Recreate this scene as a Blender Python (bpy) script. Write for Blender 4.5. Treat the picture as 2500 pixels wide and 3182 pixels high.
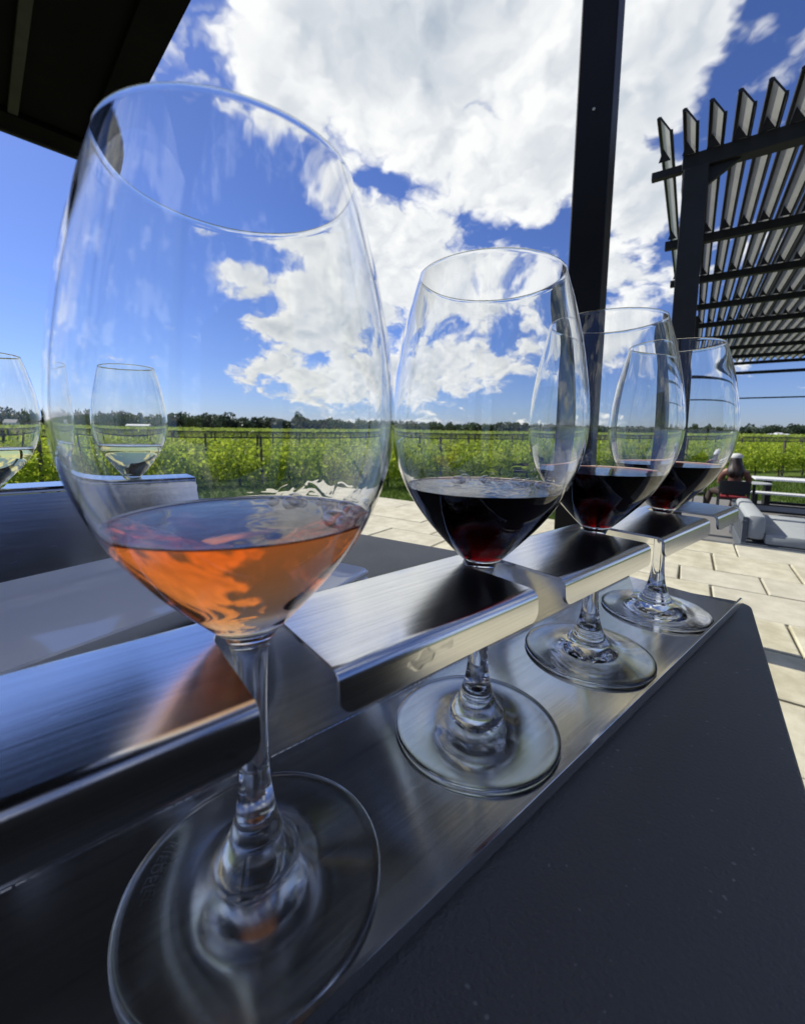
import bpy, bmesh, math, random
import numpy as np
from mathutils import Vector, Matrix

for o in list(bpy.data.objects):
    bpy.data.objects.remove(o, do_unlink=True)
S = bpy.context.scene
COL = S.collection
random.seed(7)
R = math.radians

# ------------------------------------------------------------------ camera
CAM_POS = Vector((0.03861, -0.11903, 0.14274))
cam = bpy.data.cameras.new('camera')
cam.sensor_fit = 'HORIZONTAL'
cam.sensor_width = 36.0
cam.lens = 18.45
cam.shift_x = -0.0037
cam.shift_y = -0.0443
cam.clip_start = 0.004
cam.clip_end = 5000
cam.dof.use_dof = True
cam.dof.focus_distance = 0.26
cam.dof.aperture_fstop = 20.0
cob = bpy.data.objects.new('camera', cam)
COL.objects.link(cob)
rx = Vector((0.772485, -0.634911, 0.012425)); ux = Vector((0.061554, 0.094336, 0.993636)); fx = Vector((0.632042, 0.766804, -0.111954))
m3 = Matrix((rx, ux, -fx)).transposed()
cob.matrix_world = Matrix.Translation(CAM_POS) @ m3.to_4x4()
S.camera = cob

# ------------------------------------------------------------------ light
SUN_TO = Vector((-0.27, 0.963, 0.0)).normalized()
SUN_EL = R(43)
sdir = Vector((SUN_TO.x * math.cos(SUN_EL), SUN_TO.y * math.cos(SUN_EL), math.sin(SUN_EL)))
sun = bpy.data.lights.new('sun', 'SUN')
sun.energy = 4.4
sun.angle = R(0.53)
sun.color = (1.0, 0.955, 0.88)
sob = bpy.data.objects.new('sun', sun)
COL.objects.link(sob)
sob.rotation_euler = sdir.to_track_quat('Z', 'Y').to_euler()
sob.location = (0, 0, 30)


class NT:
    """small helper round a node tree"""
    def __init__(s, tree):
        s.t = tree; s.n = tree.nodes; s.l = tree.links

    def add(s, kind, **kw):
        nd = s.n.new(kind)
        for k, v in kw.items():
            setattr(nd, k, v)
        return nd

    def put(s, sock, val):
        if hasattr(val, 'is_output'):
            s.l.new(val, sock)
        else:
            sock.default_value = val

    def math(s, op, a, b=None, c=None, clamp=False):
        nd = s.add('ShaderNodeMath', operation=op, use_clamp=clamp)
        s.put(nd.inputs[0], a)
        if b is not None: s.put(nd.inputs[1], b)
        if c is not None: s.put(nd.inputs[2], c)
        return nd.outputs[0]

    def mix(s, f, a, b, blend='MIX'):
        nd = s.add('ShaderNodeMix', data_type='RGBA', blend_type=blend)
        s.put(nd.inputs[0], f); s.put(nd.inputs[6], a); s.put(nd.inputs[7], b)
        return nd.outputs[2]

    def noise(s, vec, scale, detail=4, rough=0.5, dist=0.0, out=0):
        nd = s.add('ShaderNodeTexNoise')
        if vec is not None: s.l.new(vec, nd.inputs['Vector'])
        nd.inputs['Scale'].default_value = scale
        nd.inputs['Detail'].default_value = detail
        nd.inputs['Roughness'].default_value = rough
        nd.inputs['Distortion'].default_value = dist
        return nd.outputs[out]

    def ramp(s, f, a, b, lo=0.0, hi=1.0, smooth=True):
        nd = s.add('ShaderNodeMapRange', interpolation_type='SMOOTHSTEP' if smooth else 'LINEAR')
        s.put(nd.inputs[0], f)
        for i, v in enumerate((a, b, lo, hi)): nd.inputs[i + 1].default_value = v
        return nd.outputs[0]

    def mapping(s, vec, scale=(1, 1, 1), rot=(0, 0, 0)):
        nd = s.add('ShaderNodeMapping')
        s.l.new(vec, nd.inputs[0])
        nd.inputs['Scale'].default_value = scale
        nd.inputs['Rotation'].default_value = rot
        return nd.outputs[0]


world = bpy.data.worlds.new('World')
S.world = world
world.use_nodes = True
W = NT(world.node_tree)
W.n.clear()
wo = W.add('ShaderNodeOutputWorld'); bg = W.add('ShaderNodeBackground')
sky = W.add('ShaderNodeTexSky', sky_type='NISHITA')
sky.sun_disc = False
sky.sun_elevation = SUN_EL
sky.sun_rotation = math.atan2(SUN_TO.x, SUN_TO.y)
sky.altitude = 10
sky.air_density = 1.0
sky.dust_density = 0.25
sky.ozone_density = 2.6
tc = W.add('ShaderNodeTexCoord')
DIR = tc.outputs['Generated']
sp = W.add('ShaderNodeSeparateXYZ'); W.l.new(DIR, sp.inputs[0])
dx, dy, dz = sp.outputs
az = W.math('ARCTAN2', dy, dx)
el = W.math('ARCSINE', dz)
# cloud banks of this sky: azimuth, elevation, half widths (radians), weight
BANKS = [(1.106, 0.674, 0.336, 0.077, 1), (0.749, 0.673, 0.284, 0.106, 1), (0.891, 0.556, 0.307, 0.067, 1), (0.612, 0.535, 0.149, 0.079, 1), (0.37, 0.646, 0.109, 0.069, 1), (0.399, 0.453, 0.064, 0.056, 0.9), (0.793, 0.441, 0.196, 0.036, 0.7), (1.201, 0.382, 0.111, 0.023, 0.65), (1.223, 0.309, 0.105, 0.028, 0.75), (1.039, 0.358, 0.118, 0.044, 0.7), (0.778, 0.289, 0.179, 0.056, 0.95), (1.124, 0.23, 0.183, 0.037, 0.75), (0.705, 0.361, 0.113, 0.030, 0.85), (1.167, 0.132, 0.216, 0.039, 0.8), (0.960, 0.079, 0.190, 0.027, 0.85), (0.72, 0.150, 0.160, 0.036, 1.0), (0.426, 0.239, 0.048, 0.088, 0.8), (1.364, 0.541, 0.051, 0.016, 0.6), (1.322, 0.367, 0.022, 0.012, 0.5), (0.863, 0.136, 0.111, 0.027, 0.75), (0.208, 0.542, 0.037, 0.014, 0.5), (0.235, 0.61, 0.038, 0.015, 0.45), (1.543, 0.293, 0.175, 0.223, -0.9), (1.319, 0.446, 0.159, 0.064, -0.8), (0.256, 0.571, 0.065, 0.058, -0.6), (1.121, 0.432, 0.146, 0.022, -0.6), (0.566, 0.405, 0.103, 0.02, -0.6), (0.365, 0.341, 0.063, 0.028, -0.7), (0.391, 0.509, 0.044, 0.018, -0.5), (0.627, 0.225, 0.061, 0.02, -0.4), (1.291, 0.253, 0.086, 0.02, -0.6), (1.312, 0.171, 0.115, 0.021, -0.6), (0.933, 0.508, 0.074, 0.015, -0.5), (1.446, 0.053, 0.227, 0.083, -0.6), (0.518, 0.06, 0.259, 0.05, -0.5), (0.161, 0.036, 0.071, 0.075, -0.8)]
bias = None
for a0, e0, sa, se, am in BANKS:
    u = W.math('MULTIPLY_ADD', az, 1 / sa, -a0 / sa)
    v = W.math('MULTIPLY_ADD', el, 1 / se, -e0 / se)
    q = W.math('ADD', W.math('MULTIPLY', u, u), W.math('MULTIPLY', v, v))
    g = W.math('EXPONENT', W.math('MULTIPLY', q, -0.8))
    bias = W.math('MULTIPLY', g, am) if bias is None else W.math('MULTIPLY_ADD', g, am, bias)
bias = W.math('MINIMUM', W.math('MAXIMUM', bias, -1.0), 1.0)
zc = W.math('MAXIMUM', W.math('ADD', dz, 0.42), 0.05)
cv = W.add('ShaderNodeCombineXYZ')
W.put(cv.inputs[0], W.math('DIVIDE', dx, zc)); W.put(cv.inputs[1], W.math('DIVIDE', dy, zc)); W.put(cv.inputs[2], W.math('MULTIPLY', el, 0.9))
PL = cv.outputs[0]


def moved(off):
    a_ = W.add('ShaderNodeVectorMath', operation='ADD')
    W.l.new(PL, a_.inputs[0]); a_.inputs[1].default_value = off
    return a_.outputs[0]


def puffs(vec, scale, detail):
    vo = W.add('ShaderNodeTexVoronoi', feature='F1', normalize=True, voronoi_dimensions='2D')
    W.l.new(vec, vo.inputs['Vector']); vo.inputs['Scale'].default_value = scale
    vo.inputs['Detail'].default_value = detail; vo.inputs['Roughness'].default_value = 0.55; vo.inputs['Lacunarity'].default_value = 2.3
    return W.math('SUBTRACT', 1.0, vo.outputs['Distance'])


# the cells are warped so that no cell shape shows
wn = W.add('ShaderNodeTexNoise', noise_dimensions='2D'); W.l.new(PL, wn.inputs['Vector']); wn.inputs['Scale'].default_value = 6.0; wn.inputs['Detail'].default_value = 4
wn.inputs['Roughness'].default_value = 0.6
wv_ = W.add('ShaderNodeVectorMath', operation='MULTIPLY_ADD')
W.l.new(wn.outputs['Color'], wv_.inputs[0]); wv_.inputs[1].default_value = (0.16, 0.16, 0.0); W.l.new(PL, wv_.inputs[2])
WP = wv_.outputs[0]


def warped(off):
    a_ = W.add('ShaderNodeVectorMath', operation='ADD')
    W.l.new(WP, a_.inputs[0]); a_.inputs[1].default_value = off
    return a_.outputs[0]


def big_noise(vec, det):
    nd = W.add('ShaderNodeTexNoise', noise_dimensions='2D'); W.l.new(vec, nd.inputs['Vector'])
    nd.inputs['Scale'].default_value = 3.1; nd.inputs['Detail'].default_value = det; nd.inputs['Roughness'].default_value = 0.55
    return nd.outputs[0]


def density(vec, detail, det):
    d_ = W.math('MULTIPLY_ADD', big_noise(vec, det), 2.0, -0.95)
    return W.math('ADD', d_, W.math('MULTIPLY_ADD', puffs(vec, 7.0, detail), 1.5, -1.05))


d0 = density(WP, 2.0, 6)
dens = W.math('ADD', d0, W.math('MULTIPLY', bias, 0.72))
mask = W.ramp(dens, 0.05, 0.44)
# light and shade of the puffs: bright tops and sun sides, grey bases
d_sun = density(warped((SUN_TO.x * 0.035 - 0.02, SUN_TO.y * 0.035 - 0.02, 0)), 1.0, 3)
rel = W.math('MULTIPLY', W.math('SUBTRACT', d0, d_sun), 0.85)
n3 = W.noise(PL, 2.3, 4, 0.5, 0.3)
thick = W.math('MULTIPLY', W.ramp(dens, 0.35, 1.1), W.ramp(n3, 0.36, 0.62))
lit = W.math('SUBTRACT', W.math('ADD', rel, 0.80), W.math('MULTIPLY', thick, 0.48), clamp=True)
ccol = W.mix(lit, (3.7, 4.3, 5.1, 1), (8.3, 8.4, 8.4, 1))
skyc = W.mix(1.0, sky.outputs[0], (0.53, 0.63, 1.02, 1), 'MULTIPLY')
W.l.new(W.mix(mask, skyc, ccol), bg.inputs[0])
bg.inputs[1].default_value = 0.10
W.l.new(bg.outputs[0], wo.inputs[0])

S.view_settings.view_transform = 'Standard'
S.view_settings.look = 'None'
S.view_settings.exposure = 0.25
S.view_settings.gamma = 1.0
S.view_settings.use_curve_mapping = False
S.render.engine = 'CYCLES'
cy = S.cycles
cy.max_bounces = 24; cy.transmission_bounces = 20; cy.glossy_bounces = 8; cy.diffuse_bounces = 3; cy.transparent_max_bounces = 12; cy.volume_bounces = 0
cy.caustics_reflective = True; cy.caustics_refractive = True
cy.sample_clamp_indirect = 4.0; cy.blur_glossy = 0.3
try:
    cy.use_denoising = True
    cy.denoiser = 'OPENIMAGEDENOISE'
    cy.denoising_input_passes = 'RGB_ALBEDO_NORMAL'
except Exception:
    pass

# ------------------------------------------------------------------ materials
def new_mat(name):
    m = bpy.data.materials.new(name); m.use_nodes = True
    t = NT(m.node_tree)
    b = t.n['Principled BSDF']
    return m, t, b


def obj_coord(t):
    return t.add('ShaderNodeTexCoord').outputs['Object']


def bump(t, b, h, strength=0.3, dist=0.001):
    nd = t.add('ShaderNodeBump'); t.l.new(h, nd.inputs['Height'])
    nd.inputs['Strength'].default_value = strength; nd.inputs['Distance'].default_value = dist
    t.l.new(nd.outputs[0], b.inputs['Normal'])


def plain(name, col, rough=0.5, metal=0.0, var=0.25, scale=12.0, bmp=0.0, bdist=0.002, obvar=0.0, spec=None):
    m, t, b = new_mat(name)
    v = obj_coord(t)
    n = t.noise(v, scale, 5, 0.6)
    f = t.ramp(n, 0.3, 0.7, 1 - var, 1 + var, False)
    if obvar:
        oi = t.add('ShaderNodeObjectInfo')
        f = t.math('MULTIPLY', f, t.math('MULTIPLY_ADD', oi.outputs['Random'], obvar, 1 - obvar * 0.5))
    vm = t.add('ShaderNodeVectorMath', operation='SCALE')
    vm.inputs[0].default_value = col[:3]; t.l.new(f, vm.inputs['Scale'])
    t.l.new(vm.outputs[0], b.inputs['Base Color'])
    b.inputs['Roughness'].default_value = rough; b.inputs['Metallic'].default_value = metal
    if spec is not None: b.inputs['Specular IOR Level'].default_value = spec
    if bmp: bump(t, b, t.noise(v, scale * 6, 4, 0.6), bmp, bdist)
    return m


def make_steel(name='brushed_steel', along=0):
    m, t, b = new_mat(name)
    v = obj_coord(t)
    sc = [1500, 1500, 1500]; sc[along] = 16
    sc2 = [420, 420, 420]; sc2[along] = 7
    fine = t.math('ADD', t.math('MULTIPLY', t.noise(t.mapping(v, tuple(sc)), 1.0, 3, 0.6), 0.5), t.math('MULTIPLY', t.noise(t.mapping(v, tuple(sc2)), 1.0, 4, 0.65), 0.5))
    blot = t.noise(v, 22, 4, 0.6)
    smear = t.noise(t.mapping(v, (26, 110, 110)), 1.0, 5, 0.65)
    # scratches: thin random lines
    scr = t.add('ShaderNodeTexNoise'); t.l.new(t.mapping(v, (60, 800, 60), (0, 0, 0.7)), scr.inputs['Vector'])
    scr.inputs['Scale'].default_value = 1.0; scr.inputs['Detail'].default_value = 2
    scm = t.ramp(scr.outputs[0], 0.71, 0.75)
    col = t.mix(t.ramp(fine, 0.36, 0.64), (0.74, 0.73, 0.71, 1), (0.87, 0.86, 0.83, 1))
    col = t.mix(t.math('MULTIPLY', t.ramp(blot, 0.5, 0.75), 0.22), col, (0.58, 0.575, 0.56, 1))
    col = t.mix(t.math('MULTIPLY', scm, 0.35), col, (0.25, 0.25, 0.26, 1))
    t.l.new(col, b.inputs['Base Color'])
    b.inputs['Metallic'].default_value = 1.0
    r = t.math('ADD', t.math('MULTIPLY_ADD', fine, 0.06, 0.115), t.math('MULTIPLY', smear, 0.06))
    t.l.new(r, b.inputs['Roughness'])
    b.inputs['Anisotropic'].default_value = 0.6; b.inputs['Anisotropic Rotation'].default_value = 0.25
    tg = t.add('ShaderNodeTangent', direction_type='RADIAL', axis='Z')
    # brushing runs along the long side
    cx_ = t.add('ShaderNodeCombineXYZ'); cx_.inputs[along].default_value = 1.0
    vt = t.add('ShaderNodeVectorTransform', vector_type='VECTOR', convert_from='OBJECT', convert_to='WORLD')
    t.l.new(cx_.outputs[0], vt.inputs[0]); t.l.new(vt.outputs[0], b.inputs['Tangent'])
    t.n.remove(tg)
    h = t.math('ADD', fine, t.math('MULTIPLY', scm, -0.8))
    bump(t, b, h, 0.10, 0.0004)
    return m


def make_glass():
    m, t, b = new_mat('clear_crystal')
    b.inputs['Base Color'].default_value = (0.985, 0.99, 0.988, 1)
    b.inputs['Roughness'].default_value = 0.0
    b.inputs['IOR'].default_value = 1.5
    b.inputs['Transmission Weight'].default_value = 1.0
    return m


def make_wet_glass(name, level):
    m = make_glass(); m.name = name
    t = NT(m.node_tree); b = t.n['Principled BSDF']
    v = obj_coord(t)
    sx = t.add('ShaderNodeSeparateXYZ'); t.l.new(v, sx.inputs[0])
    band = t.math('MULTIPLY', t.ramp(sx.outputs[2], level + 0.0002, level + 0.0012), t.ramp(sx.outputs[2], level + 0.002, level + 0.0075, 1, 0))
    side = t.math('ADD', t.ramp(sx.outputs[0], 0.005, 0.035), 0.06)
    n = t.noise(v, 120, 0, 0.4, 1.2)
    h = t.math('MULTIPLY', t.math('MULTIPLY', t.ramp(n, 0.42, 0.58), band), side)
    bump(t, b, h, 0.15, 0.0010)
    return m


def make_wine(name, density, col, ripple=0.0):
    """one shader for the whole body of wine: its free surface meets air, its sides meet crystal"""
    m = bpy.data.materials.new(name); m.use_nodes = True
    t = NT(m.node_tree); t.n.clear()
    out = t.add('ShaderNodeOutputMaterial')
    b = t.add('ShaderNodeBsdfPrincipled')
    b.inputs['Base Color'].default_value = (1, 1, 1, 1)
    b.inputs['Roughness'].default_value = 0.0
    b.inputs['Transmission Weight'].default_value = 1.0
    at = t.add('ShaderNodeAttribute'); at.attribute_name = 'free_surface'
    ior = t.math('MULTIPLY_ADD', at.outputs['Fac'], 1.345 - 0.9, 0.9)
    t.l.new(ior, b.inputs['IOR'])
    if ripple:
        v = obj_coord(t)
        n = t.noise(v, 95, 2, 0.4, 0.6)
        h = t.math('MULTIPLY', n, at.outputs['Fac'])
        bump(t, b, h, ripple, 0.004)
    va = t.add('ShaderNodeVolumeAbsorption')
    va.inputs['Color'].default_value = (*col, 1); va.inputs['Density'].default_value = density
    t.l.new(b.outputs[0], out.inputs['Surface']); t.l.new(va.outputs[0], out.inputs['Volume'])
    return m


M = {}
M['steel'] = make_steel()
M['glass'] = make_glass()
M['glass_wet_rose'] = make_wet_glass('crystal_wet_with_rose', 0.1178)
M['glass_wet_red'] = make_wet_glass('crystal_wet_with_red', 0.1180)
M['rose'] = make_wine('rose_wine', 64, (0.957, 0.53, 0.03), 0.06)
M['red'] = make_wine('red_wine', 900, (0.855, 0.0, 0.05), 0.16)
M['red_calm'] = make_wine('red_wine_calm', 900, (0.855, 0.0, 0.05), 0.05)
M['white_wine'] = make_wine('white_wine', 18, (0.92, 0.83, 0.05), 0.03)


def make_table():
    m, t, b = new_mat('charcoal_powder_coat')
    v = obj_coord(t)
    n = t.noise(v, 620, 3, 0.65)
    n2 = t.noise(v, 11, 6, 0.65)
    col = t.mix(n2, (0.085, 0.083, 0.076, 1), (0.120, 0.117, 0.107, 1))
    col = t.mix(t.math('MULTIPLY', t.ramp(n, 0.62, 0.8), 0.5), col, (0.21, 0.21, 0.205, 1))
    dust = t.math('MULTIPLY', t.ramp(t.noise(v, 330, 1, 0.5), 0.70, 0.76), t.ramp(t.noise(v, 25, 3, 0.6), 0.42, 0.6))
    col = t.mix(t.math('MULTIPLY', dust, 0.55), col, (0.42, 0.41, 0.39, 1))
    t.l.new(col, b.inputs['Base Color'])
    t.l.new(t.math('MULTIPLY_ADD', n2, 0.26, 0.27), b.inputs['Roughness'])
    bump(t, b, n, 0.9, 0.0008)
    return m


M['table'] = make_table()
M['black'] = plain('black_paint', (0.004, 0.004, 0.005), 0.45, var=0.3, scale=7, bmp=0.05, spec=0.2)
M['canopy'] = plain('black_canopy_fabric', (0.003, 0.003, 0.0035), 0.8, var=0.4, scale=3, spec=0.06)
M['wall'] = plain('added_wall_brown', (0.022, 0.020, 0.018), 0.8, var=0.3, scale=4, spec=0.2)  # for two added walls out of view, dark for the steel to mirror
M['canopy_trim'] = plain('dark_grey_trim', (0.02, 0.02, 0.02), 0.6, var=0.3, scale=9, spec=0.2)
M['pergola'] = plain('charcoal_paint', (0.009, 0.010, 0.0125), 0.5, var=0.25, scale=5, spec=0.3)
M['slat_face'] = plain('pale_grey', (0.42, 0.43, 0.42), 0.5, var=0.12, scale=5)  # paler tone on each slat's slanted underside and the screw head
M['china'] = plain('white_glazed_china', (0.91, 0.91, 0.90), 0.06, var=0.02, scale=30)
M['rubber'] = plain('dark_rubber', (0.02, 0.02, 0.02), 0.7)
M['skin'] = plain('skin', (0.36, 0.19, 0.13), 0.5, var=0.08)
M['hair'] = plain('dark_brown_hair', (0.022, 0.012, 0.009), 0.5, var=0.4, scale=60, bmp=0.4)
M['top'] = plain('brown_cloth', (0.16, 0.065, 0.045), 0.8, var=0.2, scale=30)
M['trouser'] = plain('dark_brown_cloth', (0.05, 0.032, 0.025), 0.8, var=0.2, scale=30)
M['white_cloth'] = plain('white_cloth', (0.62, 0.62, 0.59), 0.8, var=0.05)
M['pink'] = plain('pink_shoe', (0.55, 0.09, 0.12), 0.6, var=0.1)
M['redseat'] = plain('red_cloth', (0.22, 0.015, 0.022), 0.8, var=0.15)
M['mesh_black'] = plain('black_mesh', (0.012, 0.013, 0.016), 0.6, var=0.2)
M['cushion'] = plain('pale_grey_cushion', (0.36, 0.385, 0.38), 0.85, var=0.06, scale=9, bmp=0.1)
M['sofa_frame'] = plain('slate_grey_frame', (0.10, 0.115, 0.13), 0.5, var=0.12)
M['white_paint'] = plain('white_painted_board', (0.74, 0.75, 0.73), 0.55, var=0.08)
M['wood_post'] = plain('weathered_post', (0.10, 0.085, 0.07), 0.85, var=0.35, scale=20)
M['wire'] = plain('dull_wire', (0.035, 0.035, 0.03), 0.5)
M['bark'] = plain('vine_bark', (0.045, 0.03, 0.02), 0.9, var=0.4, scale=30)
M['roof'] = plain('grey_roof', (0.25, 0.25, 0.26), 0.8)
M['house'] = plain('white_house_wall', (0.75, 0.74, 0.72), 0.7, var=0.05)
M['window'] = plain('dark_window', (0.03, 0.035, 0.04), 0.2)


def make_stone():
    m, t, b = new_mat('cream_paving_stone')
    v = obj_coord(t)
    oi = t.add('ShaderNodeObjectInfo')
    n = t.noise(v, 7, 7, 0.62)
    n2 = t.noise(v, 55, 5, 0.65)
    pit = t.ramp(n2, 0.64, 0.72)
    col = t.mix(t.ramp(n, 0.3, 0.7), (0.42, 0.385, 0.25, 1), (0.64, 0.60, 0.43, 1))
    col = t.mix(t.math('MULTIPLY', oi.outputs['Random'], 0.45), col, (0.52, 0.50, 0.42, 1))
    col = t.mix(t.math('MULTIPLY', pit, 0.5), col, (0.20, 0.18, 0.13, 1))
    t.l.new(col, b.inputs['Base Color'])
    b.inputs['Roughness'].default_value = 0.85
    bump(t, b, t.math('SUBTRACT', n, t.math('MULTIPLY', pit, 0.6)), 0.45, 0.006)
    return m


def make_concrete():
    m, t, b = new_mat('grey_concrete')
    v = obj_coord(t)
    n = t.noise(v, 1.3, 7, 0.65)
    n2 = t.noise(v, 40, 3, 0.6)
    col = t.mix(n, (0.15, 0.145, 0.135, 1), (0.24, 0.235, 0.22, 1))
    col = t.mix(t.math('MULTIPLY', n2, 0.3), col, (0.12, 0.12, 0.11, 1))
    t.l.new(col, b.inputs['Base Color']); b.inputs['Roughness'].default_value = 0.9
    bump(t, b, n2, 0.3, 0.004)
    return m


def make_grass():
    m, t, b = new_mat('grass_ground')
    v = obj_coord(t)
    n = t.noise(v, 0.05, 6, 0.6)
    n2 = t.noise(v, 2.5, 6, 0.7)
    col = t.mix(t.ramp(n, 0.35, 0.65), (0.075, 0.125, 0.022, 1), (0.13, 0.17, 0.035, 1))
    col = t.mix(t.math('MULTIPLY', n2, 0.7), col, (0.05, 0.085, 0.015, 1))
    t.l.new(col, b.inputs['Base Color']); b.inputs['Roughness'].default_value = 0.95
    b.inputs['Specular IOR Level'].default_value = 0.1
    bump(t, b, n2, 0.6, 0.05)
    return m


def make_leaf(name, c0, c1, transl=0.35):
    m, t, b = new_mat(name)
    g = t.add('ShaderNodeNewGeometry')
    col = t.mix(g.outputs['Random Per Island'], (*c0, 1), (*c1, 1))
    t.l.new(col, b.inputs['Base Color']); b.inputs['Roughness'].default_value = 0.55
    b.inputs['Specular IOR Level'].default_value = 0.3
    tr = t.add('ShaderNodeBsdfTranslucent'); t.l.new(col, tr.inputs[0])
    mx = t.add('ShaderNodeMixShader'); mx.inputs[0].default_value = transl
    t.l.new(b.outputs[0], mx.inputs[1]); t.l.new(tr.outputs[0], mx.inputs[2])
    t.l.new(mx.outputs[0], t.n['Material Output'].inputs[0])
    return m


M['stone'] = make_stone()
M['concrete'] = make_concrete()
M['grass'] = make_grass()
M['vine'] = make_leaf('vine_leaf', (0.26, 0.37, 0.03), (0.50, 0.58, 0.06), 0.55)
M['vine_far'] = make_leaf('vine_leaf_far', (0.27, 0.37, 0.05), (0.42, 0.48, 0.09), 0.45)
M['blade'] = make_leaf('grass_blade', (0.06, 0.11, 0.015), (0.13, 0.20, 0.03))
M['tree'] = make_leaf('tree_leaf', (0.046, 0.072, 0.046), (0.090, 0.122, 0.072), 0.3)  # distance haze is put into the leaf colour, lighter and bluer

# ------------------------------------------------------------------ mesh helpers
def tag(o, label=None, cat=None, group=None, kind=None):
    if label: o['label'] = label
    if cat: o['category'] = cat
    if group: o['group'] = group
    if kind: o['kind'] = kind
    return o


def link(name, me, mat=None, parent=None):
    o = bpy.data.objects.new(name, me)
    COL.objects.link(o)
    if mat is not None and hasattr(me, 'materials') and not me.materials:
        for x in (mat if isinstance(mat, (list, tuple)) else [mat]):
            me.materials.append(x)
    if parent is not None: o.parent = parent
    return o


def empty(name, loc=(0, 0, 0), rz=0.0):
    o = bpy.data.objects.new(name, None)
    COL.objects.link(o); o.location = loc; o.rotation_euler = (0, 0, rz)
    o.empty_display_size = 0.05
    return o


def mesh(name, vs, fs, mat=None, parent=None, smooth=False, angle=None):
    me = bpy.data.meshes.new(name)
    me.from_pydata([tuple(v) for v in vs], [], fs)
    me.update()
    if smooth:
        me.polygons.foreach_set('use_smooth', [True] * len(me.polygons))
        if angle: me.set_sharp_from_angle(angle=R(angle))
    return link(name, me, mat, parent)


def copy_tree(o, parent=None):
    c = o.copy(); COL.objects.link(c); c.parent = parent
    for ch in o.children: copy_tree(ch, c)
    return c


class MB:
    """collects shapes for ONE mesh"""
    def __init__(s): s.v = []; s.f = []; s.m = []

    def add(s, vs, fs, mi=0):
        n = len(s.v); s.v += [tuple(x) for x in vs]; s.f += [tuple(i + n for i in f) for f in fs]; s.m += [mi] * len(fs)
        return s

    def box(s, x0, x1, y0, y1, z0, z1, bev=0.0, mi=0, mat=None):
        if bev <= 0:
            vs = [(x, y, z) for z in (z0, z1) for y in (y0, y1) for x in (x0, x1)]
            fs = [(0, 2, 3, 1), (4, 5, 7, 6), (0, 1, 5, 4), (2, 6, 7, 3), (0, 4, 6, 2), (1, 3, 7, 5)]
        else:
            b = bev
            bm = bmesh.new()
            bmesh.ops.create_cube(bm, size=1.0)
            for v in bm.verts:
                v.co = Vector(((x0 + x1) / 2 + v.co.x * (x1 - x0), (y0 + y1) / 2 + v.co.y * (y1 - y0), (z0 + z1) / 2 + v.co.z * (z1 - z0)))
            bmesh.ops.bevel(bm, geom=bm.edges[:], offset=b, segments=2, affect='EDGES', profile=0.5)
            bm.verts.index_update()
            vs = [v.co.copy() for v in bm.verts]; fs = [tuple(v.index for v in f.verts) for f in bm.faces]
            bm.free()
        if mat is not None: vs = [mat @ Vector(v) for v in vs]
        return s.add(vs, fs, mi)

    def tube(s, pts, rad, n=8, mi=0, cap=True):
        pts = [Vector(p) for p in pts]
        rads = rad if isinstance(rad, (list, tuple)) else [rad] * len(pts)
        vs = []; fs = []
        for i, p in enumerate(pts):
            d = (pts[min(i + 1, len(pts) - 1)] - pts[max(i - 1, 0)]).normalized()
            a = d.orthogonal().normalized() if i == 0 else (a - d * a.dot(d)).normalized()
            bvec = d.cross(a)
            for k in range(n):
                th = 2 * math.pi * k / n
                vs.append(p + (a * math.cos(th) + bvec * math.sin(th)) * rads[i])
        for i in range(len(pts) - 1):
            for k in range(n):
                k2 = (k + 1) % n
                fs.append((i * n + k, i * n + k2, (i + 1) * n + k2, (i + 1) * n + k))
        if cap:
            fs.append(tuple(range(n))[::-1]); fs.append(tuple((len(pts) - 1) * n + k for k in range(n)))
        return s.add(vs, fs, mi)

    def build(s, name, mat, parent=None, smooth=False, angle=40):
        o = mesh(name, s.v, s.f, mat, parent, smooth, angle if smooth else None)
        if any(s.m): o.data.polygons.foreach_set('material_index', s.m)
        return o


def catmull(pts, per=6):
    """smooth curve through 2D points"""
    P = [Vector((*p, 0)) for p in pts]; out = []
    for i in range(len(P) - 1):
        p0 = P[max(i - 1, 0)]; p1 = P[i]; p2 = P[i + 1]; p3 = P[min(i + 2, len(P) - 1)]
        for k in range(per):
            t = k / per
            q = 0.5 * ((2 * p1) + (p2 - p0) * t + (2 * p0 - 5 * p1 + 4 * p2 - p3) * t * t + (3 * p1 - p0 - 3 * p2 + p3) * t ** 3)
            out.append((max(q.x, 0), q.y))
    out.append(tuple(P[-1][:2]))
    return out


def lathe(prof, n=96, flip=False):
    """surface of revolution from (r, z); outward normals when the profile climbs"""
    vs = []; fs = []; rings = []
    for r, z in prof:
        if r < 1e-7:
            rings.append([len(vs)]); vs.append((0, 0, z))
        else:
            rings.append(list(range(len(vs), len(vs) + n)))
            vs += [(r * math.cos(2 * math.pi * k / n), r * math.sin(2 * math.pi * k / n), z) for k in range(n)]
    for a, b in zip(rings[:-1], rings[1:]):
        for k in range(n):
            k2 = (k + 1) % n
            if len(a) == 1 and len(b) == 1: continue
            if len(a) == 1: f = (a[0], b[k2], b[k])
            elif len(b) == 1: f = (a[k], a[k2], b[0])
            else: f = (a[k], a[k2], b[k2], b[k])
            fs.append(f[::-1] if flip else f)
    return vs, fs


# directions of the building, the terrace and the pergola (16 degrees off the rack)
ROT = R(16)
AX = Vector((math.cos(ROT), math.sin(ROT), 0)); BX = Vector((math.sin(ROT), -math.cos(ROT), 0))
def ab(a, b, z): return AX * a + BX * b + Vector((0, 0, z))
ZT = -0.76      # terrace
ZL = -1.71      # lawn and lower floor

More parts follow.
